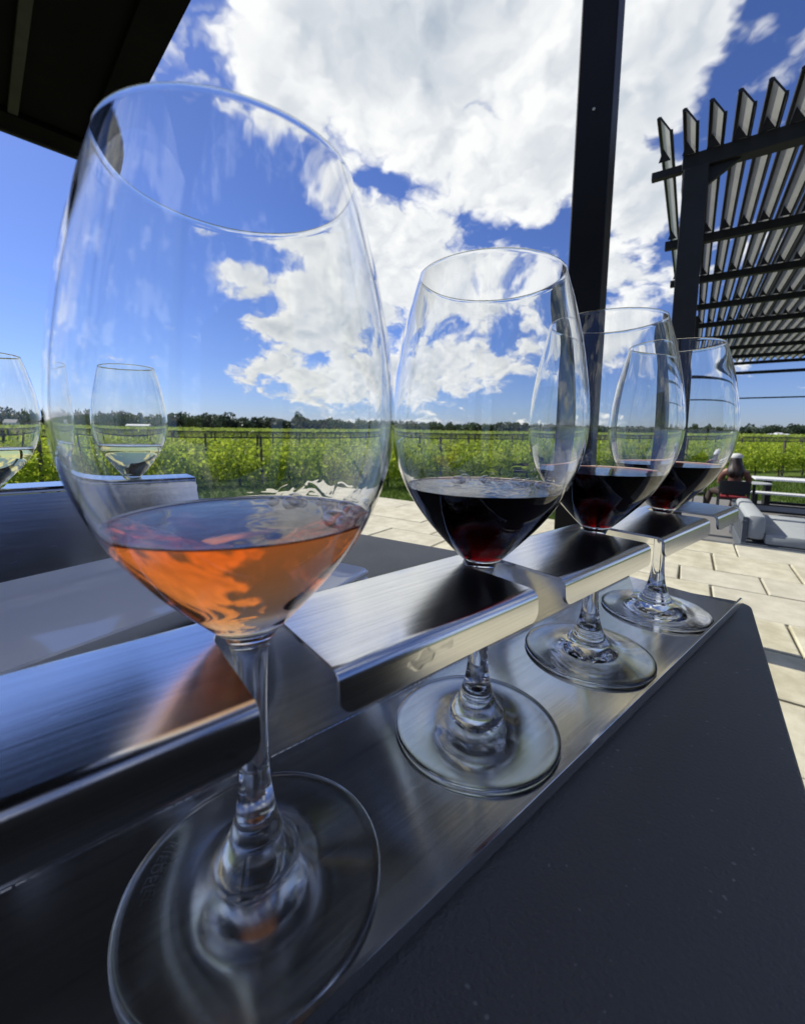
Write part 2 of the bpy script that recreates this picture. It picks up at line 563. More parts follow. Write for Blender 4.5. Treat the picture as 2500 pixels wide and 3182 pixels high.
# ------------------------------------------------------------------ ground, terrace, floor
g = mesh('ground', [(-700, -700, ZL), (1500, -700, ZL), (1500, 1500, ZL), (-700, 1500, ZL)], [(0, 1, 2, 3)], M['grass'])
tag(g, kind='structure')
def quad_ab(name, a0, a1, b0, b1, z0, z1, mat):
    mb = MB()
    vs = [ab(a, b, z) for z in (z0, z1) for b in (b0, b1) for a in (a0, a1)]
    mb.add(vs, [(0, 1, 3, 2), (4, 6, 7, 5), (0, 4, 5, 1), (2, 3, 7, 6), (0, 2, 6, 4), (1, 5, 7, 3)])
    o = mb.build(name, mat)
    return tag(o, kind='structure')
floor = quad_ab('floor', 4.6, 14.8, -1.7, 9.0, ZL - 0.2, ZL + 0.03, M['concrete'])
M['grout'] = plain('sandy_joint', (0.20, 0.185, 0.12), 0.95, var=0.35, scale=14, bmp=0.4)
terrace = quad_ab('terrace', -6.0, 4.30, -4.1, 5.0, ZL - 0.1, ZT - 0.016, M['grout'])
# paving stones, one by one
random.seed(11)
courses = [4.34, 3.855, 3.372, 3.03, 2.60, 2.235, 1.83, 1.43, 1.0, 0.6]
known = {0: 0.482, 1: 0.32, 2: 0.553, 3: 0.2845, 4: 0.569, 5: 0.21}
for ci in range(len(courses) - 1):
    a1, a0 = courses[ci], courses[ci + 1]
    js = [known.get(ci, random.uniform(0, 0.5))]
    while js[-1] < 3.0: js.append(js[-1] + random.choice((0.46, 0.6, 0.78, 0.9)) * random.uniform(0.95, 1.05))
    while js[0] > -6.6: js.insert(0, js[0] - random.choice((0.43, 0.6, 0.78, 0.9)) * random.uniform(0.95, 1.05))
    for b0, b1 in zip(js[:-1], js[1:]):
        if b1 < -3.98: continue
        b0 = max(b0, -4.12)
        gp = random.uniform(0.004, 0.007); dzp = random.uniform(-0.002, 0.002); e = 0.006
        j = lambda: random.uniform(-0.003, 0.003)
        c = [(a0 + gp + j(), b0 + gp + j()), (a1 - gp + j(), b0 + gp + j()), (a1 - gp + j(), b1 - gp + j()), (a0 + gp + j(), b1 - gp + j())]
        ca, cb = (a0 + a1) / 2, (b0 + b1) / 2
        ins = [(a + (e if a < ca else -e), b + (e if b < cb else -e)) for a, b in c]
        base = ab(ca, cb, 0)
        vs = [ab(a, b, ZT - 0.04) - base for a, b in c] + [ab(a, b, ZT - 0.004 + dzp) - base for a, b in c] + [ab(a, b, ZT + dzp) - base for a, b in ins]
        fs = [(8, 11, 10, 9)] + [(i, 4 + i, 4 + (i + 1) % 4, (i + 1) % 4) for i in range(4)] + [(4 + i, 8 + i, 8 + (i + 1) % 4, 4 + (i + 1) % 4) for i in range(4)]
        o = mesh('paving_stone', vs, fs, M['stone'], terrace); o.location = base

# ------------------------------------------------------------------ table
tb = empty('dining_table', (0, 0, -0.0022)); tag(tb, 'charcoal metal table carrying the tasting racks and glasses', 'table')
cor = Vector((0.488, -0.0455, 0)); e1 = Vector((-math.cos(R(15.2)), -math.sin(R(15.2)), 0)); e2 = Vector((-math.sin(R(19)), math.cos(R(19)), 0))
def round_poly(pts, r, seg=6):
    out = []; n = len(pts)
    for i in range(n):
        p, a, b = pts[i], pts[i - 1], pts[(i + 1) % n]
        u = (a - p).normalized(); v = (b - p).normalized()
        for k in range(seg + 1):
            t = k / seg
            q0 = p + u * r * (1 - t); q1 = p + v * r * t
            out.append(q0 * (1 - t) + q1 * t)
    return out
pts = round_poly([cor, cor + e2 * 0.95, cor + e2 * 0.95 + e1 * 1.5, cor + e1 * 1.5], 0.014)
n = len(pts)
cen = sum(pts, Vector()) / n
def ring(z, inset): return [Vector((p.x, p.y, z)) + (cen - p).normalized() * inset for p in pts]
rings = [ring(-0.022, 0.002), ring(-0.020, 0.0), ring(-0.0025, 0.0), ring(-0.0007, 0.0007), ring(0, 0.0025)]
vs = [v for rg in rings for v in rg]
fs = [tuple(range(n))[::-1], tuple(4 * n + k for k in range(n))]
for i in range(4):
    for k in range(n):
        k2 = (k + 1) % n; fs.append((i * n + k, i * n + k2, (i + 1) * n + k2, (i + 1) * n + k))
mesh('table_top', vs, fs, M['table'], tb, True, 50)
for s1, s2 in ((0.08, 0.08), (0.08, 0.87), (1.42, 0.08), (1.42, 0.87)):
    p = cor + e1 * s1 + e2 * s2
    MB().box(p.x - 0.025, p.x + 0.025, p.y - 0.025, p.y + 0.025, ZT + 0.0065, -0.0225, 0.004).build('leg', M['table'], tb)

# ------------------------------------------------------------------ steel tasting rack
X0, X1 = 0.0107, 0.466
SLOTS = [0.0777, 0.18425, 0.2927, 0.3991]
TH = 0.0015


def sheet(name, path, x0, x1, parent, mat, notch=None, sweep=None, corner=0.004):
    """bent steel sheet: path = (y, z) polyline of its outer face, notches cut from the path's end"""
    L = [0.0]
    for a, b in zip(path[:-1], path[1:]): L.append(L[-1] + math.hypot(b[0] - a[0], b[1] - a[1]))
    tot = L[-1]
    def arc(cx, cs, r, t0, t1, k=6): return [(cx + r * math.cos(t0 + (t1 - t0) * i / k), cs + r * math.sin(t0 + (t1 - t0) * i / k)) for i in range(k + 1)]
    out = [(x0, 0.0)]
    r = corner
    out += arc(x0 + r, tot - r, r, math.pi, math.pi / 2)
    if notch:
        hw, send = notch
        for c in SLOTS:
            rn = 0.0045
            out += arc(c - hw - rn, tot - rn, rn, math.pi / 2, 0)
            out += arc(c, send + hw, hw, math.pi, 2 * math.pi, 14)
            out += arc(c + hw + rn, tot - rn, rn, math.pi, math.pi / 2)
    out += arc(x1 - r, tot - r, r, math.pi / 2, 0)
    out += [(x1, 0.0)]
    bm = bmesh.new()
    vv = [bm.verts.new((x, s, 0)) for x, s in out]
    f = bm.faces.new(vv)
    bmesh.ops.triangulate(bm, faces=[f])
    for s in L[1:-1]:
        bmesh.ops.bisect_plane(bm, geom=bm.verts[:] + bm.edges[:] + bm.faces[:], plane_co=(0, s, 0), plane_no=(0, 1, 0), dist=1e-7)
    for v in bm.verts:
        s = min(max(v.co.y, 0), tot)
        i = 0
        while i < len(L) - 2 and s > L[i + 1]: i += 1
        t = (s - L[i]) / max(L[i + 1] - L[i], 1e-9)
        y = path[i][0] + (path[i + 1][0] - path[i][0]) * t; z = path[i][1] + (path[i + 1][1] - path[i][1]) * t
        v.co = (v.co.x, y, z)
    bmesh.ops.recalc_face_normals(bm, faces=bm.faces[:])
    me = bpy.data.meshes.new(name)
    bm.to_mesh(me); bm.free()
    tmp = bpy.data.objects.new('t', me)
    COL.objects.link(tmp)
    md = tmp.modifiers.new('s', 'SOLIDIFY'); md.thickness = TH; md.offset = 0.0
    bv = tmp.modifiers.new('b', 'BEVEL'); bv.width = 0.00025; bv.segments = 1; bv.limit_method = 'ANGLE'; bv.angle_limit = R(60)
    dg = bpy.context.evaluated_depsgraph_get(); dg.update()
    me2 = bpy.data.meshes.new_from_object(tmp.evaluated_get(dg))
    bpy.data.objects.remove(tmp)
    me2.polygons.foreach_set('use_smooth', [True] * len(me2.polygons))
    me2.set_sharp_from_angle(angle=R(32))
    me2.name = name
    return link(name, me2, mat, parent)


def arcp(cy_, cz, r, t0, t1, k=7): return [(cy_ + r * math.cos(R(t0 + (t1 - t0) * i / k)), cz + r * math.sin(R(t0 + (t1 - t0) * i / k))) for i in range(k + 1)]


def make_rack(name):
    rk = empty(name)
    # tray floor with its upturned front lip
    base = [(0.0455, 0.0)] + [(-0.0395, 0.0)] + arcp(-0.0402, 0.0025, 0.0025, 270, 187, 6) + [(-0.0431, 0.0088)]
    sheet('base_tray', base, X0, X1, rk, M['steel'])
    # leaning back panel
    wy0, wz0, wy1, wz1 = 0.0463, 0.0006, 0.0197, 0.0775
    sheet('back_panel', [(wy0, wz0), (wy1, wz1)], X0, X1, rk, M['steel'], corner=0.0005)
    # top shelf: bend from the panel, flat, rolled front edge; slots for the stems
    top = [(wy1 - 0.0003, wz1 + 0.0008)] + arcp(0.0143, 0.0777, 0.0048, 20, 90, 6) + [(-0.0308, 0.0825)] + arcp(-0.0310, 0.0793, 0.0032, 90, 176, 8) + [(-0.0348, 0.0716)]
    L = 0; 
    for a, b in zip(top[:-1], top[1:]):
        L += math.hypot(b[0] - a[0], b[1] - a[1])
        if b[0] <= 0.0143 and abs(b[1] - 0.0825) < 1e-3: break
    ltop = sum(math.hypot(b[0] - a[0], b[1] - a[1]) for a, b in zip(top[:7], top[1:8]))   # up to the start of the flat
    send = ltop + (0.0143 - 0.0095)
    sheet('top_shelf', top, X0, X1, rk, M['steel'], (0.0098, send))
    # row of laser-cut stitches along the fold
    mb = MB(); x = X0 + 0.004
    while x < X1 - 0.006:
        mb.box(x, x + 0.0026, 0.0448, 0.0454, 0.0004, 0.0012); x += 0.0034
    mb.build('fold_stitching', M['steel'], rk)
    return rk


rack = make_rack('tasting_rack'); tag(rack, 'near brushed steel tasting rack holding the rosé and three red wines', 'rack', 'steel tasting racks')
rack.location = (0, 0, -0.0008)
rack2 = copy_tree(rack); tag(rack2, 'far brushed steel rack behind the white platter, its back panel facing the camera', 'rack')
R2X, R2Y = 0.1640, 0.435
rack2.location = (R2X, R2Y, -0.0008); rack2.rotation_euler = (0, 0, math.pi)

# ------------------------------------------------------------------ wine glasses
OUT = [(0.0050, 0.0735), (0.0056, 0.0775), (0.0074, 0.0822), (0.0118, 0.0868), (0.0186, 0.0940), (0.0258, 0.1023), (0.0323, 0.1115), (0.0371, 0.1210), (0.0405, 0.1310), (0.0423, 0.1420), (0.0421, 0.1530), (0.0407, 0.1650), (0.0381, 0.1800), (0.0346, 0.1945), (0.0308, 0.2070)]
outer = catmull(OUT, 6)
def inner_wall():
    pts = [(0.0, 0.0858), (0.0040, 0.0861), (0.0085, 0.0881), (0.0122, 0.0912)]
    for (r, z), (r2, z2) in zip(OUT[4:-1], OUT[5:]):
        d = Vector((r2 - r, z2 - z)).normalized(); w = 0.0013 if z < 0.12 else 0.0010
        pts.append((r - d.y * w, z + d.x * w))
    pts.append((0.0301, 0.2072))
    return catmull(pts, 6)
inner = inner_wall()
STEM = [(0.0113, 0.0112), (0.0096, 0.0140), (0.0076, 0.0185), (0.0058, 0.0255), (0.0047, 0.0340), (0.0043, 0.0420), (0.0042, 0.0520), (0.0044, 0.0620), (0.0047, 0.0690), (0.0050, 0.0735)]
FOOT = [(0.0, 0.0016), (0.012, 0.0013), (0.026, 0.0007), (0.0365, 0.0001), (0.0381, 0.0003), (0.0389, 0.0009), (0.0389, 0.0015), (0.0380, 0.0021), (0.0345, 0.0026), (0.0270, 0.0039), (0.0200, 0.0056), (0.0155, 0.0076), (0.0132, 0.0089), (0.0122, 0.0099), (0.0113, 0.0112)]
rim = [outer[-1], (0.03075, 0.2075), (0.0304, 0.20772), (0.0302, 0.2075), inner[-1]]


def wine_split(level):
    lo = [p for p in inner if p[1] < level - 1e-5]; hi = [p for p in inner if p[1] > level + 1e-5]
    a, b = lo[-1], hi[0]; t = (level - a[1]) / (b[1] - a[1])
    edge = (a[0] + (b[0] - a[0]) * t, level)
    return lo + [edge], [edge] + hi


def make_glass_obj(name, loc, level, label, group, lettering=False, rz=0.0, wet=None):
    t = empty(name, (loc[0], loc[1], 0.0003), rz); tag(t, label, 'wine glass', group)
    lo, hi = wine_split(level) if level else (None, inner)
    prof = outer + rim[1:-1] + hi[::-1]
    vs, fs = lathe(prof, 128)
    if level is None:
        vs, fs = lathe(outer + rim[1:-1] + inner[::-1], 128)
    mesh('bowl', vs, fs, wet or M['glass'], t, True)
    vs, fs = lathe(catmull(STEM, 6), 64)
    mesh('stem', vs, fs, M['glass'], t, True)
    fp = catmull(FOOT[:4], 3)[:-1] + catmull(FOOT[3:9], 5)[:-1] + catmull(FOOT[8:], 5)
    vs, fs = lathe(fp, 128)
    ft = mesh('foot', vs, fs, M['glass'], t, True)
    if lettering:
        make_lettering(ft)
    return t


def make_lettering(parent):
    m, tt, b = new_mat('etched_letters')
    b.inputs['Base Color'].default_value = (0.75, 0.77, 0.80, 1); b.inputs['Roughness'].default_value = 0.5
    b.inputs["Alpha"].default_value = 0.22
    cu = bpy.data.curves.new('t', 'FONT'); cu.body = 'RIEDEL'; cu.size = 0.0048; cu.space_character = 1.15
    to = bpy.data.objects.new('t', cu); COL.objects.link(to)
    dg = bpy.context.evaluated_depsgraph_get(); dg.update()
    me = bpy.data.meshes.new_from_object(to.evaluated_get(dg)); bpy.data.objects.remove(to)
    w = max(v.co.x for v in me.vertices)
    rr, a0 = 0.0335, R(140)
    for v in me.vertices:                     # bent round the foot, read from outside
        th = a0 + (v.co.x - w / 2) / rr
        r_ = rr - v.co.y
        z = np.interp(r_, [0.02, 0.027, 0.0345, 0.0378], [0.0056, 0.0039, 0.0026, 0.0021]) + 0.00008
        v.co = (r_ * math.cos(th), r_ * math.sin(th), z)
    me.name = 'lettering'
    link('lettering', me, m, parent)


def make_wine_obj(name, loc, level, mat, label, cat='wine', group=None):
    lo, hi = wine_split(level)
    re = lo[-1][0]
    # meniscus, then the free surface closing to the axis
    topp = [(re - 0.0004, level - 0.0003), (re - 0.0011, level - 0.00055), (re - 0.0022, level - 0.0007)]
    prof = lo + topp + [(re * f, level - 0.0007) for f in (0.8, 0.5, 0.25)] + [(0, level - 0.0007)]
    vs, fs = lathe(prof, 128)
    o = mesh(name, vs, fs, mat, None, True)
    nlo = len(lo) - 1
    at = o.data.attributes.new('free_surface', 'FLOAT', 'FACE')
    zl = level - 0.0025
    val = []
    for p in o.data.polygons:
        zc_ = max(o.data.vertices[i].co.z for i in p.vertices); zn = min(o.data.vertices[i].co.z for i in p.vertices)
        rr_ = max(math.hypot(*o.data.vertices[i].co.xy) for i in p.vertices)
        val.append(1.0 if (p.normal.z > 0.05 and zn > level - 0.0012) else 0.0)
    at.data.foreach_set('value', val)
    o.data.set_sharp_from_angle(angle=R(60))
    o.location = (loc[0], loc[1], 0.0003)
    tag(o, label, cat, group)
    return o


GL = [(0.0777, 0.0), (0.18425, 0.0017), (0.2927, 0.0010), (0.3991, -0.0009)]
LV = [0.1178, 0.1180, 0.1195, 0.1190]
gl_lab = ['largest, nearest crystal wine glass, holding rosé', 'second crystal wine glass from the camera, between the rosé and the other reds',
          'third crystal wine glass from the camera, in front of the black post', 'farthest of the four crystal glasses in the near rack, by the table corner']
for i in range(4):
    make_glass_obj('wine_glass', GL[i], LV[i], gl_lab[i], 'stemmed glasses in the near rack', i == 0, 0.0, (M['glass_wet_rose'], M['glass_wet_red'], None, None)[i])
make_wine_obj('rose_wine', GL[0], LV[0], M['rose'], 'orange-pink rosé wine in the nearest glass')
make_wine_obj('red_wine', GL[1], LV[1], M['red'], 'dark red wine in the second glass, largest of the three reds', group='red wines')
make_wine_obj('red_wine', GL[2], LV[2], M['red_calm'], 'dark red wine in the third glass, middle of the three reds', group='red wines')
make_wine_obj('red_wine', GL[3], LV[3], M['red_calm'], 'dark red wine in the farthest glass of the near rack', group='red wines')
g2 = [(R2X - 0.0777, R2Y), (R2X - 0.18425, R2Y)]
l2 = [0.1205, 0.1200]
make_glass_obj('wine_glass', g2[0], l2[0], 'white wine glass on the far rack, seen through the rosé glass', 'stemmed glasses in the far rack')
make_glass_obj('wine_glass', g2[1], l2[1], 'white wine glass on the far rack, cut off by the left edge', 'stemmed glasses in the far rack')
make_wine_obj('white_wine', g2[0], l2[0], M['white_wine'], 'pale golden white wine seen through the rosé glass')
make_wine_obj('white_wine', g2[1], l2[1], M['white_wine'], 'pale white wine in the glass at the left edge')

# bubbles clinging to the wine's edge
def bubbles(loc, level, spots, label, name='bubble'):
    lo, hi = wine_split(level); re = lo[-1][0]
    root = empty('wine_froth', (loc[0], loc[1], level - 0.0004)); tag(root, label, 'bubbles')
    for ang, inset, r in spots:
        prof = [(r * math.cos(R(a)), r * math.sin(R(a)) * 0.8) for a in range(0, 91, 15)]
        prof[-1] = (0, r * 0.8)
        vs, fs = lathe(prof, 20)
        o = mesh(name, vs, fs, M['film'], root, True)
        rad = re - inset
        o.location = (rad * math.cos(R(ang)), rad * math.sin(R(ang)), 0)
    return root
def make_film():
    m, t, b = new_mat('bubble_film')
    t.n.remove(b)
    lw = t.add('ShaderNodeLayerWeight'); lw.inputs[0].default_value = 0.25
    gl = t.add('ShaderNodeBsdfGlossy'); gl.inputs['Roughness'].default_value = 0.02
    tr = t.add('ShaderNodeBsdfTransparent')
    mx = t.add('ShaderNodeMixShader'); t.l.new(t.math('MULTIPLY_ADD', lw.outputs['Facing'], 0.8, 0.12), mx.inputs[0])
    t.l.new(tr.outputs[0], mx.inputs[1]); t.l.new(gl.outputs[0], mx.inputs[2])
    t.l.new(mx.outputs[0], t.n['Material Output'].inputs[0])
    return m
M['film'] = make_film()
random.seed(5)
bubbles(GL[0], LV[0], [(-55 + i * 8 + random.uniform(-3, 3), 0.0035 + random.uniform(0, 0.006) * (i % 3), random.uniform(0.0016, 0.0036)) for i in range(14)], 'small bubbles at the edge of the rosé wine')
bubbles(GL[1], LV[1], [(-35 + i * 10 + random.uniform(-4, 4), 0.004 + random.uniform(0, 0.007) * (i % 3), random.uniform(0.0018, 0.0038)) for i in range(12)], 'small bubbles at the edge of the second glass of red wine')

# ------------------------------------------------------------------ white platter and dishes
def platter(name, cx_, cy_, rz, lx, ly, z, label, cat, group=None, h=0.018, parent=None):
    prof = [(0.012, 0.0), (0.006, 0.002), (0.002, h * 0.5), (0.0, h), (0.0012, h + 0.0012), (0.003, h), (0.0075, h * 0.55), (0.013, h * 0.36), (0.02, h * 0.33)]
    def rr(inset, zz, k=5):
        o = []
        w, l = lx / 2 - inset, ly / 2 - inset; r = max(0.012 - inset * 0.4, 0.003)
        for sx, sy, t0 in ((1, 1, 0), (-1, 1, 90), (-1, -1, 180), (1, -1, 270)):
            for i in range(k + 1):
                a = R(t0 + 90 * i / k); o.append((sx * (w - r) + r * math.cos(a), sy * (l - r) + r * math.sin(a), zz))
        return o
    vs = []; fs = []; n_ = 24
    for ins, zz in prof: vs += rr(ins, zz)
    fs.append(tuple(range(n_))[::-1])
    for i in range(len(prof) - 1):
        for k in range(n_):
            k2 = (k + 1) % n_; fs.append((i * n_ + k, i * n_ + k2, (i + 1) * n_ + k2, (i + 1) * n_ + k))
    fs.append(tuple((len(prof) - 1) * n_ + k for k in range(n_)))
    o = mesh(name, vs, fs, M['china'], parent, True, 50)
    o.location = (cx_, cy_, z); o.rotation_euler = (0, 0, rz)
    if label: tag(o, label, cat, group)
    return o
pr = R(19)
platter('serving_platter', -0.075, 0.222, pr, 0.40, 0.165, -0.0019, 'long white glazed platter between the two steel racks', 'platter')
ds = empty('dish_stack', (0.185, 0.195, -0.0019), R(20)); tag(ds, 'small stack of white dishes behind the rosé glass', 'dishes')
for i in range(3): platter('dish', 0.001 * (i % 2), 0.0, 0.03 * i, 0.085, 0.09, 0.0072 * i, None, None, None, 0.007, ds)

# ------------------------------------------------------------------ near black post
pp = Vector((2.002, 0.922, 0)) 
po = empty('steel_post', (pp.x, pp.y, ZT), ROT); tag(po, 'tall black steel post rising behind the third wine glass', 'post')
MB().box(-0.075, 0.075, -0.075, 0.075, 0.012, 3.6, 0.006).build('shaft', M['black'], po)
MB().box(-0.12, 0.12, -0.12, 0.12, 0.0025, 0.0125, 0.002).build('base_plate', M['black'], po)
for sx in (-1, 1):
    for sy in (-1, 1):
        MB().tube([(sx * 0.098, sy * 0.098, 0.012), (sx * 0.098, sy * 0.098, 0.03)], 0.009, 6).build('bolt', M['black'], po)
MB().tube([(-0.0755, 0.0, 2.32), (-0.0785, 0.0, 2.32)], 0.006, 8).build('screw_head', M['slat_face'], po)

# ------------------------------------------------------------------ canopy overhead (left)
CR = R(6.5)
cn = empty('canopy_roof', (0.335, 3.120, 1.70), CR); tag(cn, 'flat black canopy roof overhead, its corner at the upper left', 'canopy')
MB().box(-1.75, 0.0, -3.7, 0.0, 0.03, 0.10).build('roof_panel', M['canopy'], cn)
MB().box(-1.75, 0.0, -0.16, 0.0, 0.0, 0.028, 0.003).build('edge_beam', M['canopy'], cn)
MB().box(-0.13, 0.0, -3.7, -0.163, 0.0, 0.028, 0.003).build('edge_beam', M['canopy'], cn)
MB().box(-1.9, -0.42, -4.35, -4.2, ZT - 1.70 + 0.004, -0.72).build('added_back_wall', M['wall'], cn)  # added unseen behind the camera to give the steel a dark reflection
MB().box(-0.418, 0.06, -4.33, -4.2, ZT - 1.70 + 0.004, -1.22).build('added_low_wall', M['wall'], cn)  # lower added piece, extends the dark that the tray mirrors
MB().box(-1.75, 0.004, 0.002, 0.022, -0.012, 0.11, 0.003).build('fascia', M['canopy_trim'], cn)
for k, xk in enumerate((-0.42, -1.2)):
    MB().box(xk - 0.02, xk + 0.02, -3.7, -0.163, 0.004, 0.029, 0.003).build('rib', M['canopy_trim'], cn)
for xk, yk in ((-1.65, -0.3), (-1.65, -3.6)):
    MB().box(xk - 0.06, xk + 0.06, yk - 0.06, yk + 0.06, ZT - 1.70 + 0.004, 0.0, 0.005).build('support_post', M['black'], cn)

# ------------------------------------------------------------------ pergola
pg = empty('pergola', (0, 0, 0), ROT); tag(pg, 'charcoal pergola with a roof of tilted slats over the lower seating', 'pergola')
# local frame: x along depth (a), y = -b
def pbox(name, a0, a1, b0, b1, z0, z1, mat, bev=0.004): return MB().box(a0, a1, -b1, -b0, z0, z1, bev).build(name, mat, pg)
BA = [4.35, 6.03, 7.55, 9.15, 10.7, 12.2, 13.8, 15.4, 16.9]
for i, a in enumerate(BA):
    if i == 0:
        pbox('front_beam', a - 0.06, a + 0.06, -0.10, 5.2, 2.29, 2.405, M['pergola'])
        pbox('beam_end', a - 0.03, a + 0.03, -0.32, -0.1025, 2.30, 2.36, M['pergola'])
    else:
        pbox('purlin', a - 0.04, a + 0.04, -0.30, 5.2, 2.31, 2.40, M['pergola'])
for b in (-0.06, 4.6):
    pbox('side_beam', 4.42, 16.85, b - 0.04, b + 0.04, 2.20, 2.308, M['pergola'])
posts = [(4.35, 0.0), (9.15, 0.0), (16.9, 0.0), (4.35, 4.6), (9.15, 4.6), (16.9, 4.6)]
for a, b in posts:
    pbox('post', a - 0.085, a + 0.085, b - 0.085, b + 0.085, ZL + 0.002, 2.285 if a < 5 else 2.195, M['pergola'])
for s in (1,):   # knee brace
    mb = MB(); y0 = -0.087
    mb.add([(4.33, y0, 2.288), (4.33, y0 - 0.20, 2.288), (4.33, y0, 2.16), (4.37, y0, 2.288), (4.37, y0 - 0.20, 2.288), (4.37, y0, 2.16)], [(0, 1, 2), (5, 4, 3), (0, 3, 4, 1), (1, 4, 5, 2), (2, 5, 3, 0)])
    mb.build('knee_brace', M['pergola'], pg)
pbox('far_rail', 16.86, 16.94, 0.09, 4.5, 2.01, 2.10, M['pergola'])
pbox('thin_rail', 16.88, 16.92, 0.09, 4.5, 1.25, 1.29, M['pergola'])
SP = [(0.0, 0.150), (0.012, 0.158), (0.030, 0.153), (0.034, 0.143), (0.098, 0.040), (0.113, 0.036), (0.113, -0.002), (0.104, -0.002), (0.104, 0.026), (0.090, 0.030), (0.026, 0.130), (0.004, 0.132), (0.0, 0.140)]
def slat_mesh(a0, a1):
    vs = [(a, -b, z) for a in (a0, a1) for b, z in SP]; k = len(SP)
    fs = []; mi = []
    for i in range(k):
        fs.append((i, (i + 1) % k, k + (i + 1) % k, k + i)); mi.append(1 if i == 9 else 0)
    fs.append(tuple(range(k))[::-1]); fs.append(tuple(k + i for i in range(k))); mi += [0, 0]
    me = bpy.data.meshes.new('slat'); me.from_pydata(vs, [], fs); me.polygons.foreach_set('material_index', mi); me.update()
    bm = bmesh.new(); bm.from_mesh(me); bmesh.ops.recalc_face_normals(bm, faces=bm.faces[:]); bm.to_mesh(me); bm.free()
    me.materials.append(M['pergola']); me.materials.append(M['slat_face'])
    return me
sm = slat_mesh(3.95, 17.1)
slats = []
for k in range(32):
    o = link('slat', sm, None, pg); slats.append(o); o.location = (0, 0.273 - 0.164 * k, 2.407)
# clips that hold each slat on the first beams
cl = bpy.data.meshes.new('clip')
cl.from_pydata([(0, 0, 0), (0, -0.085, 0), (0, -0.028, 0.10), (0.012, 0, 0), (0.012, -0.085, 0), (0.012, -0.028, 0.10)], [], [(0, 1, 2), (5, 4, 3), (0, 3, 4, 1), (1, 4, 5, 2), (2, 5, 3, 0)])
cl.materials.append(M['pergola'])
for a in BA[:5]:
    for k in range(14):
        o = link('slat_clip', cl, None, slats[k]); o.location = (a - 0.075, -0.003, -0.005)

# ------------------------------------------------------------------ vineyard, lawn, trees
def leaf_cloud(name, pos, size, mat, parent=None, seed=0, flat=0.0):
    rg = np.random.default_rng(seed); n_ = len(pos)
    d1 = rg.normal(size=(n_, 3)); d1 /= np.linalg.norm(d1, axis=1)[:, None]
    d2 = rg.normal(size=(n_, 3)); d2 -= d1 * (d1 * d2).sum(1)[:, None]; d2 /= np.linalg.norm(d2, axis=1)[:, None]
    s = (size * rg.uniform(0.6, 1.3, n_))[:, None]
    V = np.stack([pos - d1 * s * 0.5, pos + d2 * s * 0.36, pos + d1 * s * 0.6, pos - d2 * s * 0.36], 1).reshape(-1, 3)
    me = bpy.data.meshes.new(name)
    me.vertices.add(4 * n_); me.vertices.foreach_set('co', V.ravel())
    me.loops.add(4 * n_); me.loops.foreach_set('vertex_index', np.arange(4 * n_))
    me.polygons.add(n_); me.polygons.foreach_set('loop_start', np.arange(0, 4 * n_, 4)); me.polygons.foreach_set('loop_total', np.full(n_, 4))
    me.update(); me.validate()
    return link(name, me, mat, parent)

VD = Vector((0.636, 0.7717, 0)); VR = Vector((0.7717, -0.636, 0))
RD = (VR + VD * 0.29).normalized(); RN = Vector((-RD.y, RD.x, 0))   # the rows and the way across them
def vr(d, s, z): return Vector((CAM_POS.x, CAM_POS.y, 0)) + VD * d + VR * s + Vector((0, 0, z))
rg = np.random.default_rng(3)
VDn, VRn = np.array(VD), np.array(VR); RDn, RNn = np.array(RD), np.array(RN); C0 = np.array([CAM_POS.x, CAM_POS.y, 0])
def row_leaves(d, w, n_, h0, h1, thick, seed):
    r_ = np.random.default_rng(seed)
    s = r_.uniform(-w[0], w[1], n_)
    vine = 0.5 + 0.5 * np.cos(s * 2 * np.pi / 1.5 + seed)
    topv = h1 * (0.80 + 0.22 * vine + 0.12 * np.sin(s * 0.7 + seed) * np.sin(s * 2.3))
    z = h0 * r_.uniform(0.6, 1.1, n_) + (topv - h0) * r_.beta(1.3, 1.1, n_)
    up_ = r_.random(n_) < 0.06; z = np.where(up_, topv + r_.uniform(0, 0.28, n_), z)
    t = r_.normal(0, thick, n_)
    return C0 + RNn * (d + t)[:, None] + RDn * s[:, None] + np.array([0, 0, 1]) * (ZL + z)[:, None]
NROW = 12
post_me = MB().box(-0.035, 0.035, -0.035, 0.035, 0, 1.62).build('post', M['wood_post']); pm = post_me.data; bpy.data.objects.remove(post_me)
trunk_me = MB().tube([(0, 0, 0), (0.03, 0.01, 0.25), (-0.02, 0.0, 0.5), (0.02, 0.01, 0.72)], [0.035, 0.03, 0.03, 0.02], 6).build('trunk', M['bark']); tm = trunk_me.data; bpy.data.objects.remove(trunk_me)
